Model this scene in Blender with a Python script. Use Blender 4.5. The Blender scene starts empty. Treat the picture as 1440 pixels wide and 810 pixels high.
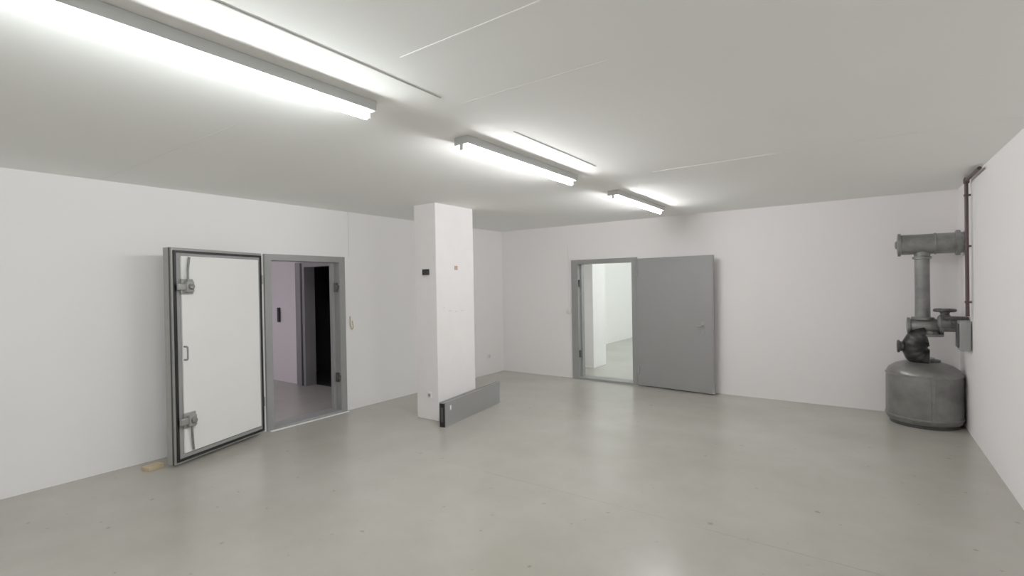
import bpy, math, random
from mathutils import Vector, Matrix
random.seed(3)
scene = bpy.context.scene
scene.view_settings.view_transform = 'Standard'
scene.view_settings.look = 'None'
scene.view_settings.exposure = 0.0
scene.view_settings.gamma = 1.38

# ---------------------------------------------------------------- materials
def new_mat(name):
    m = bpy.data.materials.new(name); m.use_nodes = True
    nt = m.node_tree
    return m, nt, nt.nodes['Principled BSDF']

def paint(name, col, rough=0.6, var=0.04, scale=2.0, bump=0.02, bscale=60, metal=0.0, detail=5, spec=0.5):
    m, nt, b = new_mat(name)
    tc = nt.nodes.new('ShaderNodeTexCoord')
    n = nt.nodes.new('ShaderNodeTexNoise'); n.inputs['Scale'].default_value = scale
    n.inputs['Detail'].default_value = detail; n.inputs['Roughness'].default_value = 0.6
    nt.links.new(tc.outputs['Object'], n.inputs['Vector'])
    r = nt.nodes.new('ShaderNodeValToRGB')
    r.color_ramp.elements[0].position = 0.3; r.color_ramp.elements[1].position = 0.7
    r.color_ramp.elements[0].color = (*[max(0, c*(1-var)) for c in col], 1)
    r.color_ramp.elements[1].color = (*[min(1, c*(1+var)) for c in col], 1)
    nt.links.new(n.outputs['Fac'], r.inputs['Fac'])
    nt.links.new(r.outputs['Color'], b.inputs['Base Color'])
    b.inputs['Roughness'].default_value = rough
    b.inputs['Metallic'].default_value = metal
    b.inputs['Specular IOR Level'].default_value = spec
    if bump > 0:
        n2 = nt.nodes.new('ShaderNodeTexNoise'); n2.inputs['Scale'].default_value = bscale
        n2.inputs['Detail'].default_value = 3
        nt.links.new(tc.outputs['Object'], n2.inputs['Vector'])
        bp = nt.nodes.new('ShaderNodeBump'); bp.inputs['Strength'].default_value = bump*5
        bp.inputs['Distance'].default_value = 0.004
        nt.links.new(n2.outputs['Fac'], bp.inputs['Height'])
        nt.links.new(bp.outputs['Normal'], b.inputs['Normal'])
    return m

def emis(name, col, strength):
    m, nt, b = new_mat(name)
    b.inputs['Base Color'].default_value = (0.9, 0.9, 0.9, 1)
    b.inputs['Emission Color'].default_value = (*col, 1)
    b.inputs['Emission Strength'].default_value = strength
    return m

M_wall = paint('wall_paint', (0.880, 0.843, 0.838), 0.75, 0.008, 1.2, 0.0, 90, spec=0.25)
M_wall_l = paint('wall_paint_cool', (0.870, 0.858, 0.845), 0.75, 0.008, 1.2, 0.0, 90, spec=0.25)
M_column = paint('column_paint', (0.855, 0.828, 0.820), 0.7, 0.02, 6, 0.04, 40, spec=0.25)
M_ceil = paint('ceiling_paint', (0.905, 0.912, 0.880), 0.85, 0.010, 0.8, 0.0, 70, spec=0.05)
M_seam = paint('seam_filler', (0.96, 0.965, 0.95), 0.7, 0.02)
M_crack = paint('seam_dark', (0.42, 0.42, 0.40), 0.8, 0.05)  # thin dark crack line in the ceiling, its own colour
M_faint = paint('seam_faint', (0.80, 0.80, 0.77), 0.8, 0.03)
M_frame = paint('grey_frame_paint', (0.225, 0.228, 0.225), 0.45, 0.04, 8, 0.01)
M_leaf = paint('grey_leaf_paint', (0.215, 0.213, 0.213), 0.45, 0.02, 4, 0.0)
M_alu = paint('brushed_aluminium', (0.28, 0.28, 0.265), 0.4, 0.08, 12, 0.01, metal=0.4)
M_panel = paint('white_panel', (0.85, 0.85, 0.825), 0.65, 0.015, 3, 0.0, spec=0.25)
M_rubber = paint('black_rubber', (0.004, 0.004, 0.004), 0.38, 0.1, 20, 0.0, spec=0.3)
M_dark = paint('dark_metal', (0.026, 0.026, 0.026), 0.4, 0.1, 20, 0.0)
M_galv = paint('galvanised_steel', (0.175, 0.178, 0.172), 0.42, 0.30, 9, 0.03, 30, metal=0.5)
M_tank = paint('tank_sheet_metal', (0.140, 0.141, 0.131), 0.32, 0.38, 4, 0.05, 12, metal=0.45)
M_red = paint('red_oxide_pipe', (0.036, 0.013, 0.012), 0.5, 0.2, 10, 0.02)
M_plastic = paint('white_plastic', (0.75, 0.74, 0.70), 0.35, 0.02)
M_house = paint('fixture_enamel', (0.55, 0.57, 0.56), 0.4, 0.02)
M_wood = paint('pine_wood', (0.46, 0.36, 0.21), 0.6, 0.15, 20, 0.03)
M_black = paint('black_plastic', (0.004, 0.004, 0.004), 0.4, 0.05)
M_orange = paint('faded_label', (0.46, 0.28, 0.20), 0.5, 0.05)
M_scuff = paint('scuff_mark', (0.58, 0.54, 0.52), 0.8, 0.2, 30)
M_darkroom = paint('painted_darkness', (0.010, 0.010, 0.011), 0.9, 0.1)  # near-black colour stands in for the missing light in this room
M_tube = emis('fluorescent_tube_glow', (1.0, 0.99, 0.985), 102)
M_tube1 = emis('cool_fluorescent_tube_glow', (0.965, 1.0, 0.99), 102)
M_tube2 = emis('neighbour_tube_glow', (0.90, 1.0, 0.96), 200)
M_tube3 = emis('unseen_violet_tube_glow', (0.93, 0.84, 1.0), 58)  # tint of the unseen fixture added in the side room

# floor: worn painted concrete
def floor_mat():
    m, nt, b = new_mat('painted_concrete_floor')
    tc = nt.nodes.new('ShaderNodeTexCoord')
    def noise(s, d=6, r=0.6):
        n = nt.nodes.new('ShaderNodeTexNoise')
        n.inputs['Scale'].default_value = s; n.inputs['Detail'].default_value = d
        n.inputs['Roughness'].default_value = r
        nt.links.new(tc.outputs['Object'], n.inputs['Vector']); return n
    a = noise(0.7, 2, 0.4); c = noise(3.2, 6, 0.65)
    r1 = nt.nodes.new('ShaderNodeValToRGB')
    r1.color_ramp.elements[0].position = 0.3; r1.color_ramp.elements[0].color = (0.335, 0.318, 0.270, 1)
    r1.color_ramp.elements[1].position = 0.7; r1.color_ramp.elements[1].color = (0.405, 0.385, 0.343, 1)
    nt.links.new(a.outputs['Fac'], r1.inputs['Fac'])
    r2 = nt.nodes.new('ShaderNodeValToRGB')
    r2.color_ramp.elements[0].position = 0.3; r2.color_ramp.elements[0].color = (0.90, 0.90, 0.90, 1)
    r2.color_ramp.elements[1].position = 0.7; r2.color_ramp.elements[1].color = (1, 1, 1, 1)
    nt.links.new(c.outputs['Fac'], r2.inputs['Fac'])
    mx = nt.nodes.new('ShaderNodeMix'); mx.data_type = 'RGBA'; mx.blend_type = 'MULTIPLY'
    mx.inputs['Factor'].default_value = 1
    nt.links.new(r1.outputs['Color'], mx.inputs['A']); nt.links.new(r2.outputs['Color'], mx.inputs['B'])
    sp = noise(14, 1, 0.5)
    r3 = nt.nodes.new('ShaderNodeValToRGB')
    r3.color_ramp.elements[0].position = 0.21; r3.color_ramp.elements[0].color = (0.7, 0.69, 0.66, 1)
    r3.color_ramp.elements[1].position = 0.26; r3.color_ramp.elements[1].color = (1, 1, 1, 1)
    nt.links.new(sp.outputs['Fac'], r3.inputs['Fac'])
    mx2 = nt.nodes.new('ShaderNodeMix'); mx2.data_type = 'RGBA'; mx2.blend_type = 'MULTIPLY'
    mx2.inputs['Factor'].default_value = 1
    nt.links.new(mx.outputs['Result'], mx2.inputs['A']); nt.links.new(r3.outputs['Color'], mx2.inputs['B'])
    nt.links.new(mx2.outputs['Result'], b.inputs['Base Color'])
    rr = nt.nodes.new('ShaderNodeMapRange')
    rr.inputs['To Min'].default_value = 0.19; rr.inputs['To Max'].default_value = 0.29
    nt.links.new(a.outputs['Fac'], rr.inputs['Value'])
    nt.links.new(rr.outputs['Result'], b.inputs['Roughness'])
    return m
M_floor = floor_mat()

# ---------------------------------------------------------------- geometry helpers
def mesh_obj(name, verts, faces, mat, parent=None, smooth=False):
    me = bpy.data.meshes.new(name); me.from_pydata(verts, [], faces); me.update()
    if smooth:
        for p in me.polygons: p.use_smooth = True
    if mat: me.materials.append(mat)
    o = bpy.data.objects.new(name, me); scene.collection.objects.link(o)
    if parent: o.parent = parent
    return o

def boxes(name, bl, mat, parent=None, bevel=0.0):
    """one mesh object from a list of (x0,x1,y0,y1,z0,z1)"""
    V, F = [], []
    for (x0, x1, y0, y1, z0, z1) in bl:
        i = len(V)
        V += [(x0,y0,z0),(x1,y0,z0),(x1,y1,z0),(x0,y1,z0),(x0,y0,z1),(x1,y0,z1),(x1,y1,z1),(x0,y1,z1)]
        F += [(i,i+3,i+2,i+1),(i+4,i+5,i+6,i+7),(i,i+1,i+5,i+4),(i+1,i+2,i+6,i+5),(i+2,i+3,i+7,i+6),(i+3,i,i+4,i+7)]
    o = mesh_obj(name, V, F, mat, parent)
    if bevel > 0:
        b = o.modifiers.new('bevel', 'BEVEL'); b.width = bevel; b.segments = 2; b.limit_method = 'ANGLE'
    return o

def empty(name, loc=(0,0,0), rotz=0.0):
    e = bpy.data.objects.new(name, None); scene.collection.objects.link(e)
    e.location = loc; e.rotation_euler = (0, 0, rotz); e.empty_display_size = 0.2
    return e

def lathe(name, prof, mat, origin=(0,0,0), axis='Z', seg=48, parent=None, smooth=True):
    V, F = [], []
    for (r, h) in prof:
        for k in range(seg):
            t = 2*math.pi*k/seg; c, s = r*math.cos(t), r*math.sin(t)
            if axis == 'Z': p = (c, s, h)
            elif axis == 'X': p = (h, c, s)
            else: p = (s, h, c)
            V.append(tuple(p[j]+origin[j] for j in range(3)))
    n = len(prof)
    for i in range(n-1):
        for k in range(seg):
            k2 = (k+1) % seg
            F.append((i*seg+k, i*seg+k2, (i+1)*seg+k2, (i+1)*seg+k))
    F.append(tuple(reversed(range(seg))))
    F.append(tuple(range((n-1)*seg, n*seg)))
    o = mesh_obj(name, V, F, mat, parent, smooth)
    if smooth:
        e = o.modifiers.new('es', 'EDGE_SPLIT'); e.split_angle = math.radians(35)
    return o

def cyl(name, r, h0, h1, mat, origin=(0,0,0), axis='Z', parent=None, seg=32):
    return lathe(name, [(r, h0), (r, h1)], mat, origin, axis, seg, parent)

def pipe(name, pts, r, mat, parent=None, bev=0.05, cyclic=False, seg=8, raw=False, radii=None):
    P = [Vector(p) for p in pts]
    path = []
    if cyclic or raw: path = P
    else:
        path.append(P[0])
        for i in range(1, len(P)-1):
            a = (P[i-1]-P[i]); c = (P[i+1]-P[i])
            d = min(bev, a.length*0.49, c.length*0.49)
            A = P[i]+a.normalized()*d; C = P[i]+c.normalized()*d
            for k in range(seg+1):
                t = k/seg
                path.append(A*(1-t)**2 + P[i]*2*t*(1-t) + C*t*t)
        path.append(P[-1])
    cu = bpy.data.curves.new(name, 'CURVE'); cu.dimensions = '3D'
    s = cu.splines.new('POLY'); s.points.add(len(path)-1)
    for i, p in enumerate(path):
        s.points[i].co = (*p, 1)
        if radii: s.points[i].radius = radii[i]
    s.use_cyclic_u = cyclic
    cu.bevel_depth = r; cu.bevel_resolution = 6; cu.use_fill_caps = True
    tmp = bpy.data.objects.new(name+'_c', cu); scene.collection.objects.link(tmp)
    dg = bpy.context.evaluated_depsgraph_get(); dg.update()
    me = bpy.data.meshes.new_from_object(tmp.evaluated_get(dg))
    bpy.data.objects.remove(tmp, do_unlink=True)
    me.name = name; me.materials.clear(); me.materials.append(mat)
    for p in me.polygons: p.use_smooth = True
    o = bpy.data.objects.new(name, me); scene.collection.objects.link(o)
    if parent: o.parent = parent
    return o

# ---------------------------------------------------------------- room shell
H = 2.58
XL, XR, YB = -5.46, 0.89, 7.40
YF = -3.2
boxes('floor', [(-10.2, 3.2, YF-0.15, 17.2, -0.12, 0.0)], M_floor)
boxes('ceiling', [(-10.2, 3.2, YF-0.15, 17.2, H, H+0.12)], M_ceil)
D1a, D1b, D1h = 2.97, 3.87, 1.93
boxes('wall_left', [(XL-0.15, XL, YF, D1a, 0, H), (XL-0.15, XL, D1b, 17.0, 0, H),
                    (XL-0.15, XL, D1a, D1b, D1h, H)], M_wall_l)
D2a, D2b, D2h = -3.88, -2.92, 1.93
boxes('wall_back', [(XL, D2a, YB, YB+0.18, 0, H), (D2b, 3.0, YB, YB+0.18, 0, H),
                    (D2a, D2b, YB, YB+0.18, D2h, H)], M_wall)
boxes('wall_right', [(XR, XR+0.15, YF, YB, 0, H)], M_wall)
boxes('wall_front', [(XL, XR, YF-0.15, YF, 0, H)], M_wall)
boxes('wall_hall_right', [(3.0, 3.15, YB, 17.0, 0, H)], M_wall)
boxes('wall_hall_end', [(XL-0.15, 3.15, 17.0, 17.15, 0, H)], M_wall)
SY = 4.63
boxes('wall_side_room', [(-10.0, -7.45, SY, SY+0.15, 0, H), (-6.55, XL-0.15, SY, SY+0.15, 0, H),
                         (-7.45, -6.55, SY, SY+0.15, 1.95, H)], M_wall)
boxes('wall_side_room_far', [(-10.15, -10.0, 0.5, 8.0, 0, H)], M_wall)
boxes('wall_side_room_near', [(-10.0, XL-0.15, 0.5, 0.65, 0, H)], M_wall)
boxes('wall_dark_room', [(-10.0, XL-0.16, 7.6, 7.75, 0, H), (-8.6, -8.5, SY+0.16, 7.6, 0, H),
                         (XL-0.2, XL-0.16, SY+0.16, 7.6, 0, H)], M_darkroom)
boxes('floor_darkness_sheet', [(-8.5, XL-0.2, SY+0.15, 7.6, -0.01, 0.004)], M_darkroom)  # black sheet over the shared floor, paints in the darkness
boxes('ceiling_darkness_sheet', [(-8.5, XL-0.2, SY+0.15, 7.6, H-0.02, H-0.002)], M_darkroom)  # same darkness painted over the shared ceiling

# columns
boxes('column', [(-4.437, -4.08, 4.225, 4.912, 0, H)], M_column, bevel=0.008)
boxes('column', [(-4.45, -4.10, 8.40, 8.95, 0, H)], M_column, bevel=0.008)

# ceiling seams
boxes('trim_1', [(-1.60, -0.85, 1.461, 1.469, H-0.002, H+0.01)], M_seam)
boxes('trim_2', [(-1.50, -0.55, 4.314, 4.326, H-0.002, H+0.01)], M_seam)
boxes('trim_3', [(-1.785, -1.778, -2.5, 1.90, H-0.003, H+0.01)], M_crack)
boxes('trim_4', [(-1.811, -1.806, 2.60, 3.80, H-0.003, H+0.01)], M_crack)
boxes('trim_6', [(-1.75, -0.9, 2.028, 2.034, H-0.001, H+0.01), (-0.55, 0.86, 4.317, 4.323, H-0.001, H+0.01),
                 (-5.4, -3.0, 1.462, 1.468, H-0.001, H+0.01)], M_faint)
boxes('trim_5', [(-3.2, 0.3, 3.298, 3.303, -0.01, 0.0006)], paint('floor_joint', (0.27,0.255,0.22), 0.5, 0.1))

# ---------------------------------------------------------------- left cold-room door
d1 = empty('door_1')
fx = XL+0.03
boxes('frame', [(XL-0.17, fx, 2.90, D1a+0.01, 0, 1.99), (XL-0.17, fx, D1b-0.005, 3.95, 0, 1.99),
                (XL-0.17, fx, D1a+0.01, D1b-0.005, 1.92, 1.99)], M_frame, d1)
boxes('frame_stop', [(XL-0.13, XL-0.08, D1a+0.01, D1a+0.035, 0.035, 1.92), (XL-0.13, XL-0.08, D1b-0.04, D1b-0.005, 0.035, 1.92)], M_frame, d1)
boxes('sill', [(XL-0.17, fx+0.01, D1a+0.01, D1b-0.005, 0, 0.035)], M_frame, d1, 0.004)
boxes('sill_strip', [(fx+0.01, fx+0.045, 2.92, 3.95, 0, 0.006)], M_panel, d1)
for i, z in enumerate((1.60, 0.45)):
    boxes('strike_%d' % (i+1), [(XL-0.05, XL+0.0, D1b-0.035, D1b-0.005, z-0.06, z+0.06),
                                (XL-0.03, XL+0.045, D1b-0.045, D1b-0.015, z-0.025, z+0.025)], M_dark, d1, 0.004)

leaf = empty('door_1_leaf', (-5.36, 2.83, 0), math.atan2(-0.946, 0.325))
leaf.parent = d1
L, z0, z1 = 1.047, 0.03, 1.985
boxes('leaf_body', [(0, L, -0.10, 0.0, z0, z1)], M_alu, leaf, 0.006)
def ring(x0, x1, za, zb, w, y0, y1):
    return [(x0, x0+w, y0, y1, za, zb), (x1-w, x1, y0, y1, za, zb),
            (x0+w, x1-w, y0, y1, za, za+w), (x0+w, x1-w, y0, y1, zb-w, zb)]
boxes('gasket', ring(0.015, L-0.012, z0+0.02, z1-0.025, 0.022, -0.001, 0.014), M_rubber, leaf)
boxes('inner_rim', ring(0.040, L-0.040, z0+0.045, z1-0.050, 0.03, -0.001, 0.008), M_frame, leaf)
boxes('inner_panel', [(0.065, 0.965, -0.001, 0.018, z0+0.085, z1-0.075)], M_panel, leaf, 0.004)
boxes('edge_channel', [(L-0.002, L+0.006, -0.03, -0.018, z0, z1)], M_dark, leaf)
for i, z in enumerate((1.63, 0.41)):
    boxes('latch_%d' % (i+1), [(0.86, 0.985, 0.015, 0.035, z-0.07, z+0.07),
                               (0.885, 0.96, 0.03, 0.075, z-0.05, z+0.05),
                               (0.95, 1.03, 0.035, 0.06, z-0.03, z+0.03)], M_alu, leaf, 0.008)
    lathe('latch_hub_%d' % (i+1), [(0.028, 0.07), (0.028, 0.088), (0.02, 0.095)], M_galv, (0.92, 0, z), 'Y', 24, leaf)
pipe('latch_rod_1', [(0.93, 0.05, 1.68), (0.92, 0.04, 1.80), (0.895, 0.03, 1.90)], 0.010, M_galv, leaf)
pipe('latch_rod_2', [(0.92, 0.05, 0.36), (0.91, 0.04, 0.25), (0.89, 0.03, 0.13)], 0.010, M_galv, leaf)
pipe('pull_handle', [(0.955, 0.015, 0.965), (0.955, 0.06, 0.965), (0.955, 0.06, 1.085), (0.955, 0.015, 1.085)], 0.008, M_frame, leaf, 0.02)
pipe('outer_handle', [(0.97, -0.10, 0.95), (0.97, -0.15, 0.95), (0.97, -0.15, 1.09), (0.97, -0.10, 1.09)], 0.008, M_alu, leaf, 0.02)
for i, z in enumerate((1.7, 0.35)):
    boxes('hinge_%d' % (i+1), [(-0.05, 0.03, -0.07, -0.03, z-0.05, z+0.05)], M_alu, leaf, 0.004)

w = boxes('wooden_wedge', [(-0.05, 0.05, -0.08, 0.06, 0, 0.035)], M_wood, bevel=0.003)
w.location = (-5.21, 1.74, 0); w.rotation_euler = (0, 0, 0.25)

# side room inner doorway and handle
d3 = empty('door_3')
boxes('frame', [(-7.66, -7.40, SY-0.03, SY+0.16, 0, 2.02), (-6.56, -6.44, SY-0.03, SY+0.16, 0, 2.02),
                (-7.40, -6.56, SY-0.03, SY+0.16, 1.94, 2.02)], M_leaf, d3)
boxes('frame_bead', [(-7.50, -7.47, SY-0.045, SY-0.03, 0, 2.0)], M_dark, d3)
boxes('wall_bracket', [(-8.22, -8.17, SY-0.04, SY-0.001, 1.02, 1.27)], M_black, bevel=0.004)

# ---------------------------------------------------------------- back door
d2 = empty('door_2')
fy = YB-0.03
boxes('frame', [(-3.99, D2a+0.01, fy, YB+0.20, 0, 1.99), (D2b-0.01, -2.84, fy, YB+0.20, 0, 1.99),
                (D2a+0.01, D2b-0.01, fy, YB+0.20, 1.92, 1.99)], M_frame, d2)
boxes('frame_stop', [(D2a+0.01, D2a+0.035, YB+0.06, YB+0.10, 0.03, 1.92), (D2b-0.035, D2b-0.01, YB+0.06, YB+0.10, 0.03, 1.92)], M_frame, d2)
boxes('sill', [(D2a+0.01, D2b-0.01, fy-0.01, YB+0.2, 0, 0.03)], M_frame, d2, 0.004)
for i, z in enumerate((1.60, 0.42)):
    boxes('strike_%d' % (i+1), [(D2a+0.01, D2a+0.04, YB-0.02, YB+0.04, z-0.06, z+0.06)], M_dark, d2, 0.004)
leaf2 = empty('door_2_leaf', (-2.83, 7.325, 0), math.atan2(-0.096, 0.995)); leaf2.parent = d2
boxes('leaf_body', [(0, 1.145, 0.0, 0.055, 0.02, 1.965)], M_leaf, leaf2, 0.004)
boxes('leaf_edge', [(1.146, 1.153, 0.004, 0.05, 0.02, 1.965)], M_frame, leaf2)
boxes('lock_plate', [(0.99, 1.03, -0.008, 0.0, 0.86, 1.03)], M_alu, leaf2, 0.002)
pipe('lever', [(1.01, 0.0, 0.97), (1.01, -0.05, 0.97), (0.93, -0.05, 0.97)], 0.009, M_alu, leaf2, 0.02)
for i, z in enumerate((1.75, 0.25)):
    boxes('hinge_%d' % (i+1), [(-0.02, 0.03, -0.012, 0.03, z-0.06, z+0.06)], M_frame, leaf2, 0.004)

# ---------------------------------------------------------------- slab standing beside the column
ang = math.atan2(5.37-4.076, -4.02+3.83)
sl = empty('insulation_panel', (-3.84, 4.07, 0), ang)
boxes('core', [(0, 1.30, 0, 0.07, 0.0, 0.268)], M_rubber, sl, 0.004)
boxes('face', [(0.006, 1.294, -0.006, 0.002, 0.0, 0.28)], M_leaf, sl, 0.001)
boxes('back_face', [(0.006, 1.294, 0.068, 0.076, 0.0, 0.28)], M_leaf, sl, 0.001)
boxes('top_lip', [(0.006, 1.294, -0.004, 0.074, 0.266, 0.279)], M_leaf, sl, 0.002)
boxes('top_groove', [(0.01, 1.29, 0.03, 0.045, 0.270, 0.281)], M_dark, sl)
boxes('end_plate', [(-0.004, 0.002, 0.02, 0.05, 0.06, 0.22)], M_dark, sl, 0.002)
boxes('tag', [(0.10, 0.125, -0.008, -0.005, 0.18, 0.23)], M_panel, sl)

# ---------------------------------------------------------------- small wall items
boxes('alarm_box', [(-4.29, -4.19, 4.20, 4.226, 1.73, 1.80)], M_black, bevel=0.004)
boxes('label_sticker', [(-4.081, -4.076, 4.545, 4.60, 1.79, 1.84)], M_orange)
for k, (yy, ww, zz) in enumerate(((4.42,0.07,1.29),(4.54,0.05,1.275),(4.65,0.06,1.28),(4.33,0.03,1.33))):
    boxes('scuff', [(-4.081, -4.0790, yy, yy+ww, zz, zz+0.006)], M_scuff)
so = empty('wall_socket', (-4.21, 4.225, 0.30))
boxes('cover', [(-0.03, 0.03, -0.02, 0.0, -0.035, 0.035)], M_plastic, so, 0.004)
lathe('insert', [(0.018, -0.024), (0.018, -0.018)], M_frame, (0,0,0), 'Y', 20, so)
pipe('hanging_cable', [(XL+0.01, 4.03, 1.22), (XL+0.02, 4.02, 1.12), (XL+0.02, 4.05, 1.04), (XL+0.015, 4.075, 1.08), (XL+0.01, 4.06, 1.16)], 0.006, M_wood, None, 0.03)
pipe('surface_cable', [(XL+0.005, 4.03, 1.99), (XL+0.005, 4.03, H)], 0.006, M_plastic)
pipe('surface_cable', [(-4.06, YB-0.005, 1.15), (-4.06, YB-0.005, 2.26)], 0.006, M_plastic)
sw = empty('light_switch', (-4.06, YB, 1.13))
boxes('base', [(-0.035, 0.035, -0.03, 0, -0.04, 0.04)], M_plastic, sw, 0.005)
boxes('rocker', [(-0.018, 0.018, -0.038, -0.028, -0.025, 0.025)], M_plastic, sw, 0.003)
so2 = empty('wall_socket', (XL, 6.95, 0.32))
boxes('cover', [(0, 0.02, -0.035, 0.035, -0.035, 0.035)], M_plastic, so2, 0.004)
lathe('insert', [(0.02, 0.018), (0.02, 0.024)], M_house, (0,0,0), 'X', 20, so2)

# ---------------------------------------------------------------- fluorescent fixtures
def fixture(x, y0, y1, tube):
    e = empty('fluorescent_light', (x, (y0+y1)/2, 0))
    h = (y1-y0)/2
    boxes('housing', [(-0.060, 0.060, -h, h, H-0.054, H-0.001)], M_house, e, 0.004)
    boxes('end_cap_1', [(-0.012, 0.012, -h, -h+0.022, H-0.088, H-0.045)], M_plastic, e, 0.003)
    boxes('end_cap_2', [(-0.012, 0.012, h-0.022, h, H-0.088, H-0.045)], M_plastic, e, 0.003)
    cyl('tube', 0.0165, -h+0.022, h-0.022, tube, (0, 0, H-0.0735), 'Y', e, 20)
    return e
fixture(-2.14, 0.2, 1.73, M_tube1)
for (a, b) in ((2.47, 4.0), (4.90, 6.42), (-2.3, -0.8)):  # last pair is an unseen fill fixture added behind the camera
    fixture(-2.14, a, b, M_tube)
for (a, b) in ((8.6, 10.1), (11.2, 12.7), (13.8, 15.3)):
    fixture(-2.14, a, b, M_tube2)
fixture(-8.6, 1.6, 3.1, M_tube3)  # added out of view to tint the side room violet

# ---------------------------------------------------------------- filter vessel in the corner
v = empty('filter_vessel', (0.545, 7.02, 0))
lathe('tank_shell', [(0.29,0.035),(0.322,0.045),(0.333,0.07),(0.335,0.10),(0.333,0.50),(0.328,0.56),(0.305,0.605),(0.25,0.645),(0.17,0.675),(0.10,0.69),(0.10,0.72)], M_tank, seg=64, parent=v)
lathe('base_ring', [(0.30,0.0),(0.30,0.04),(0.27,0.04)], M_dark, seg=48, parent=v)
lathe('rim_bead', [(0.334,0.085),(0.341,0.09),(0.341,0.10),(0.334,0.105)], M_galv, seg=64, parent=v)
lathe('shoulder_bead', [(0.331,0.535),(0.338,0.54),(0.338,0.55),(0.328,0.558)], M_galv, seg=64, parent=v)
boxes('seam_strap', [(0.04,0.07,-0.341,-0.325,0.10,0.54)], M_tank, v, 0.003)
lathe('tank_collar', [(0.12,0.66),(0.12,0.70),(0.10,0.705)], M_dark, (0.03,0,0), 'Z', 32, v)
# black rubber elbow, bulging away from the wall, running up into the valve
N = 64; pts = []; rad = []
for k in range(N+1):
    t = math.radians(-95 - 165*k/N)
    pts.append((0.05+0.125*math.cos(t), -0.05, 0.835+0.125*math.sin(t)))
    rad.append(1.0+0.012*math.sin(k/N*math.pi*2*7))
pipe('rubber_elbow', pts, 0.112, M_rubber, v, raw=True, radii=rad)
lathe('elbow_flange', [(0.05,-0.23),(0.07,-0.225),(0.07,-0.205),(0.055,-0.20),(0.05,-0.10)], M_dark, (0.0,-0.05,0.84), 'X', 32, v)
# valve body
lathe('valve_body', [(0.05,-0.16),(0.09,-0.155),(0.09,-0.13),(0.07,-0.12),(0.085,-0.06),(0.095,0.0),(0.085,0.08),(0.07,0.11),(0.10,0.12),(0.10,0.15),(0.06,0.155),(0.06,0.30)], M_galv, (0.02,0,1.07), 'X', 36, v)
lathe('valve_neck', [(0.122,0.962),(0.122,0.985),(0.080,0.99),(0.07,1.02)], M_galv, (0.05,-0.04,0), 'Z', 32, v)
lathe('riser_pipe', [(0.10,1.14),(0.10,1.165),(0.068,1.17),(0.066,1.40),(0.066,1.80),(0.072,1.86),(0.072,1.90)], M_galv, (0.0,0,0), 'Z', 36, v)
lathe('riser_flange', [(0.074,1.80),(0.085,1.805),(0.085,1.825),(0.074,1.83)], M_galv, (0,0,0), 'Z', 36, v)
lathe('duct', [(0.09,-0.215),(0.128,-0.21),(0.128,-0.185),(0.112,-0.18),(0.11,-0.05),(0.11,0.27),(0.135,0.28),(0.135,0.31),(0.11,0.315),(0.11,0.335)], M_galv, (0,0,1.965), 'X', 40, v)
lathe('duct_end_bolt', [(0.03,-0.235),(0.045,-0.225),(0.045,-0.20)], M_galv, (0,0,1.965), 'X', 20, v)
lathe('duct_rib', [(0.112,0.10),(0.117,0.105),(0.117,0.115),(0.112,0.12)], M_galv, (0,0,1.965), 'X', 40, v)
# handwheel over the side pump
wx, wy, wz = 0.17, -0.14, 1.250
pipe('handwheel_rim', [(wx+0.08*math.cos(a*math.pi/16), wy+0.08*math.sin(a*math.pi/16), wz) for a in range(32)], 0.018, M_dark, v, cyclic=True)
lathe('handwheel_web', [(0.075,wz-0.008),(0.078,wz),(0.075,wz+0.008)], M_dark, (wx,wy,0), 'Z', 32, v)
lathe('handwheel_stem', [(0.03,1.12),(0.03,1.20),(0.035,1.205),(0.045,1.23),(0.03,1.27)], M_galv, (wx,wy,0), 'Z', 24, v)
lathe('side_pump', [(0.05,-0.05),(0.075,-0.03),(0.075,0.05),(0.055,0.06),(0.055,0.16)], M_galv, (0.16,-0.14,1.13), 'X', 28, v)
boxes('wall_box', [(0.25,0.335,-0.44,-0.26,0.86,1.16)], M_frame, v, 0.01)
boxes('wall_box_lid', [(0.235,0.252,-0.42,-0.28,0.89,1.13)], M_dark, v, 0.006)
boxes('mount_rail', [(0.13,0.335,-0.32,-0.22,1.165,1.195)], M_dark, v, 0.004)

rp = empty('red_pipe')
pipe('pipe_run', [(0.850, 6.55, 1.21), (0.850, 6.55, 2.545), (0.850, 5.88, 2.545)], 0.016, M_red, rp, 0.04)
for i, z in enumerate((1.35, 1.9, 2.4)):
    boxes('clamp_%d' % (i+1), [(0.83, 0.882, 6.54, 6.56, z-0.01, z+0.01)], M_red, rp)
boxes('elbow_fitting', [(0.828, 0.872, 6.51, 6.575, 2.51, 2.57)], M_red, rp, 0.012)

# ---------------------------------------------------------------- world + camera
wd = bpy.data.worlds.new('World'); scene.world = wd; wd.use_nodes = True
wd.node_tree.nodes['Background'].inputs['Color'].default_value = (0.02, 0.02, 0.02, 1)

yaw = math.radians(35.3); pitch = -5/694.0; r = 0.017
R = Vector((math.cos(yaw), math.sin(yaw), 0))
Fh = Vector((-math.sin(yaw), math.cos(yaw), 0)); Z = Vector((0, 0, 1))
F = Fh*math.cos(pitch) + Z*math.sin(pitch)
U = R.cross(F).normalized()
cr = R*math.cos(r) - U*math.sin(r); cu_ = R*math.sin(r) + U*math.cos(r)
cam = bpy.data.cameras.new('camera'); co = bpy.data.objects.new('camera', cam); scene.collection.objects.link(co)
M = Matrix(((cr.x, cu_.x, -F.x, 0), (cr.y, cu_.y, -F.y, 0), (cr.z, cu_.z, -F.z, 1.6), (0, 0, 0, 1)))
co.matrix_world = M
cam.sensor_width = 36; cam.lens = 36*694/1440; cam.clip_start = 0.05
scene.camera = co
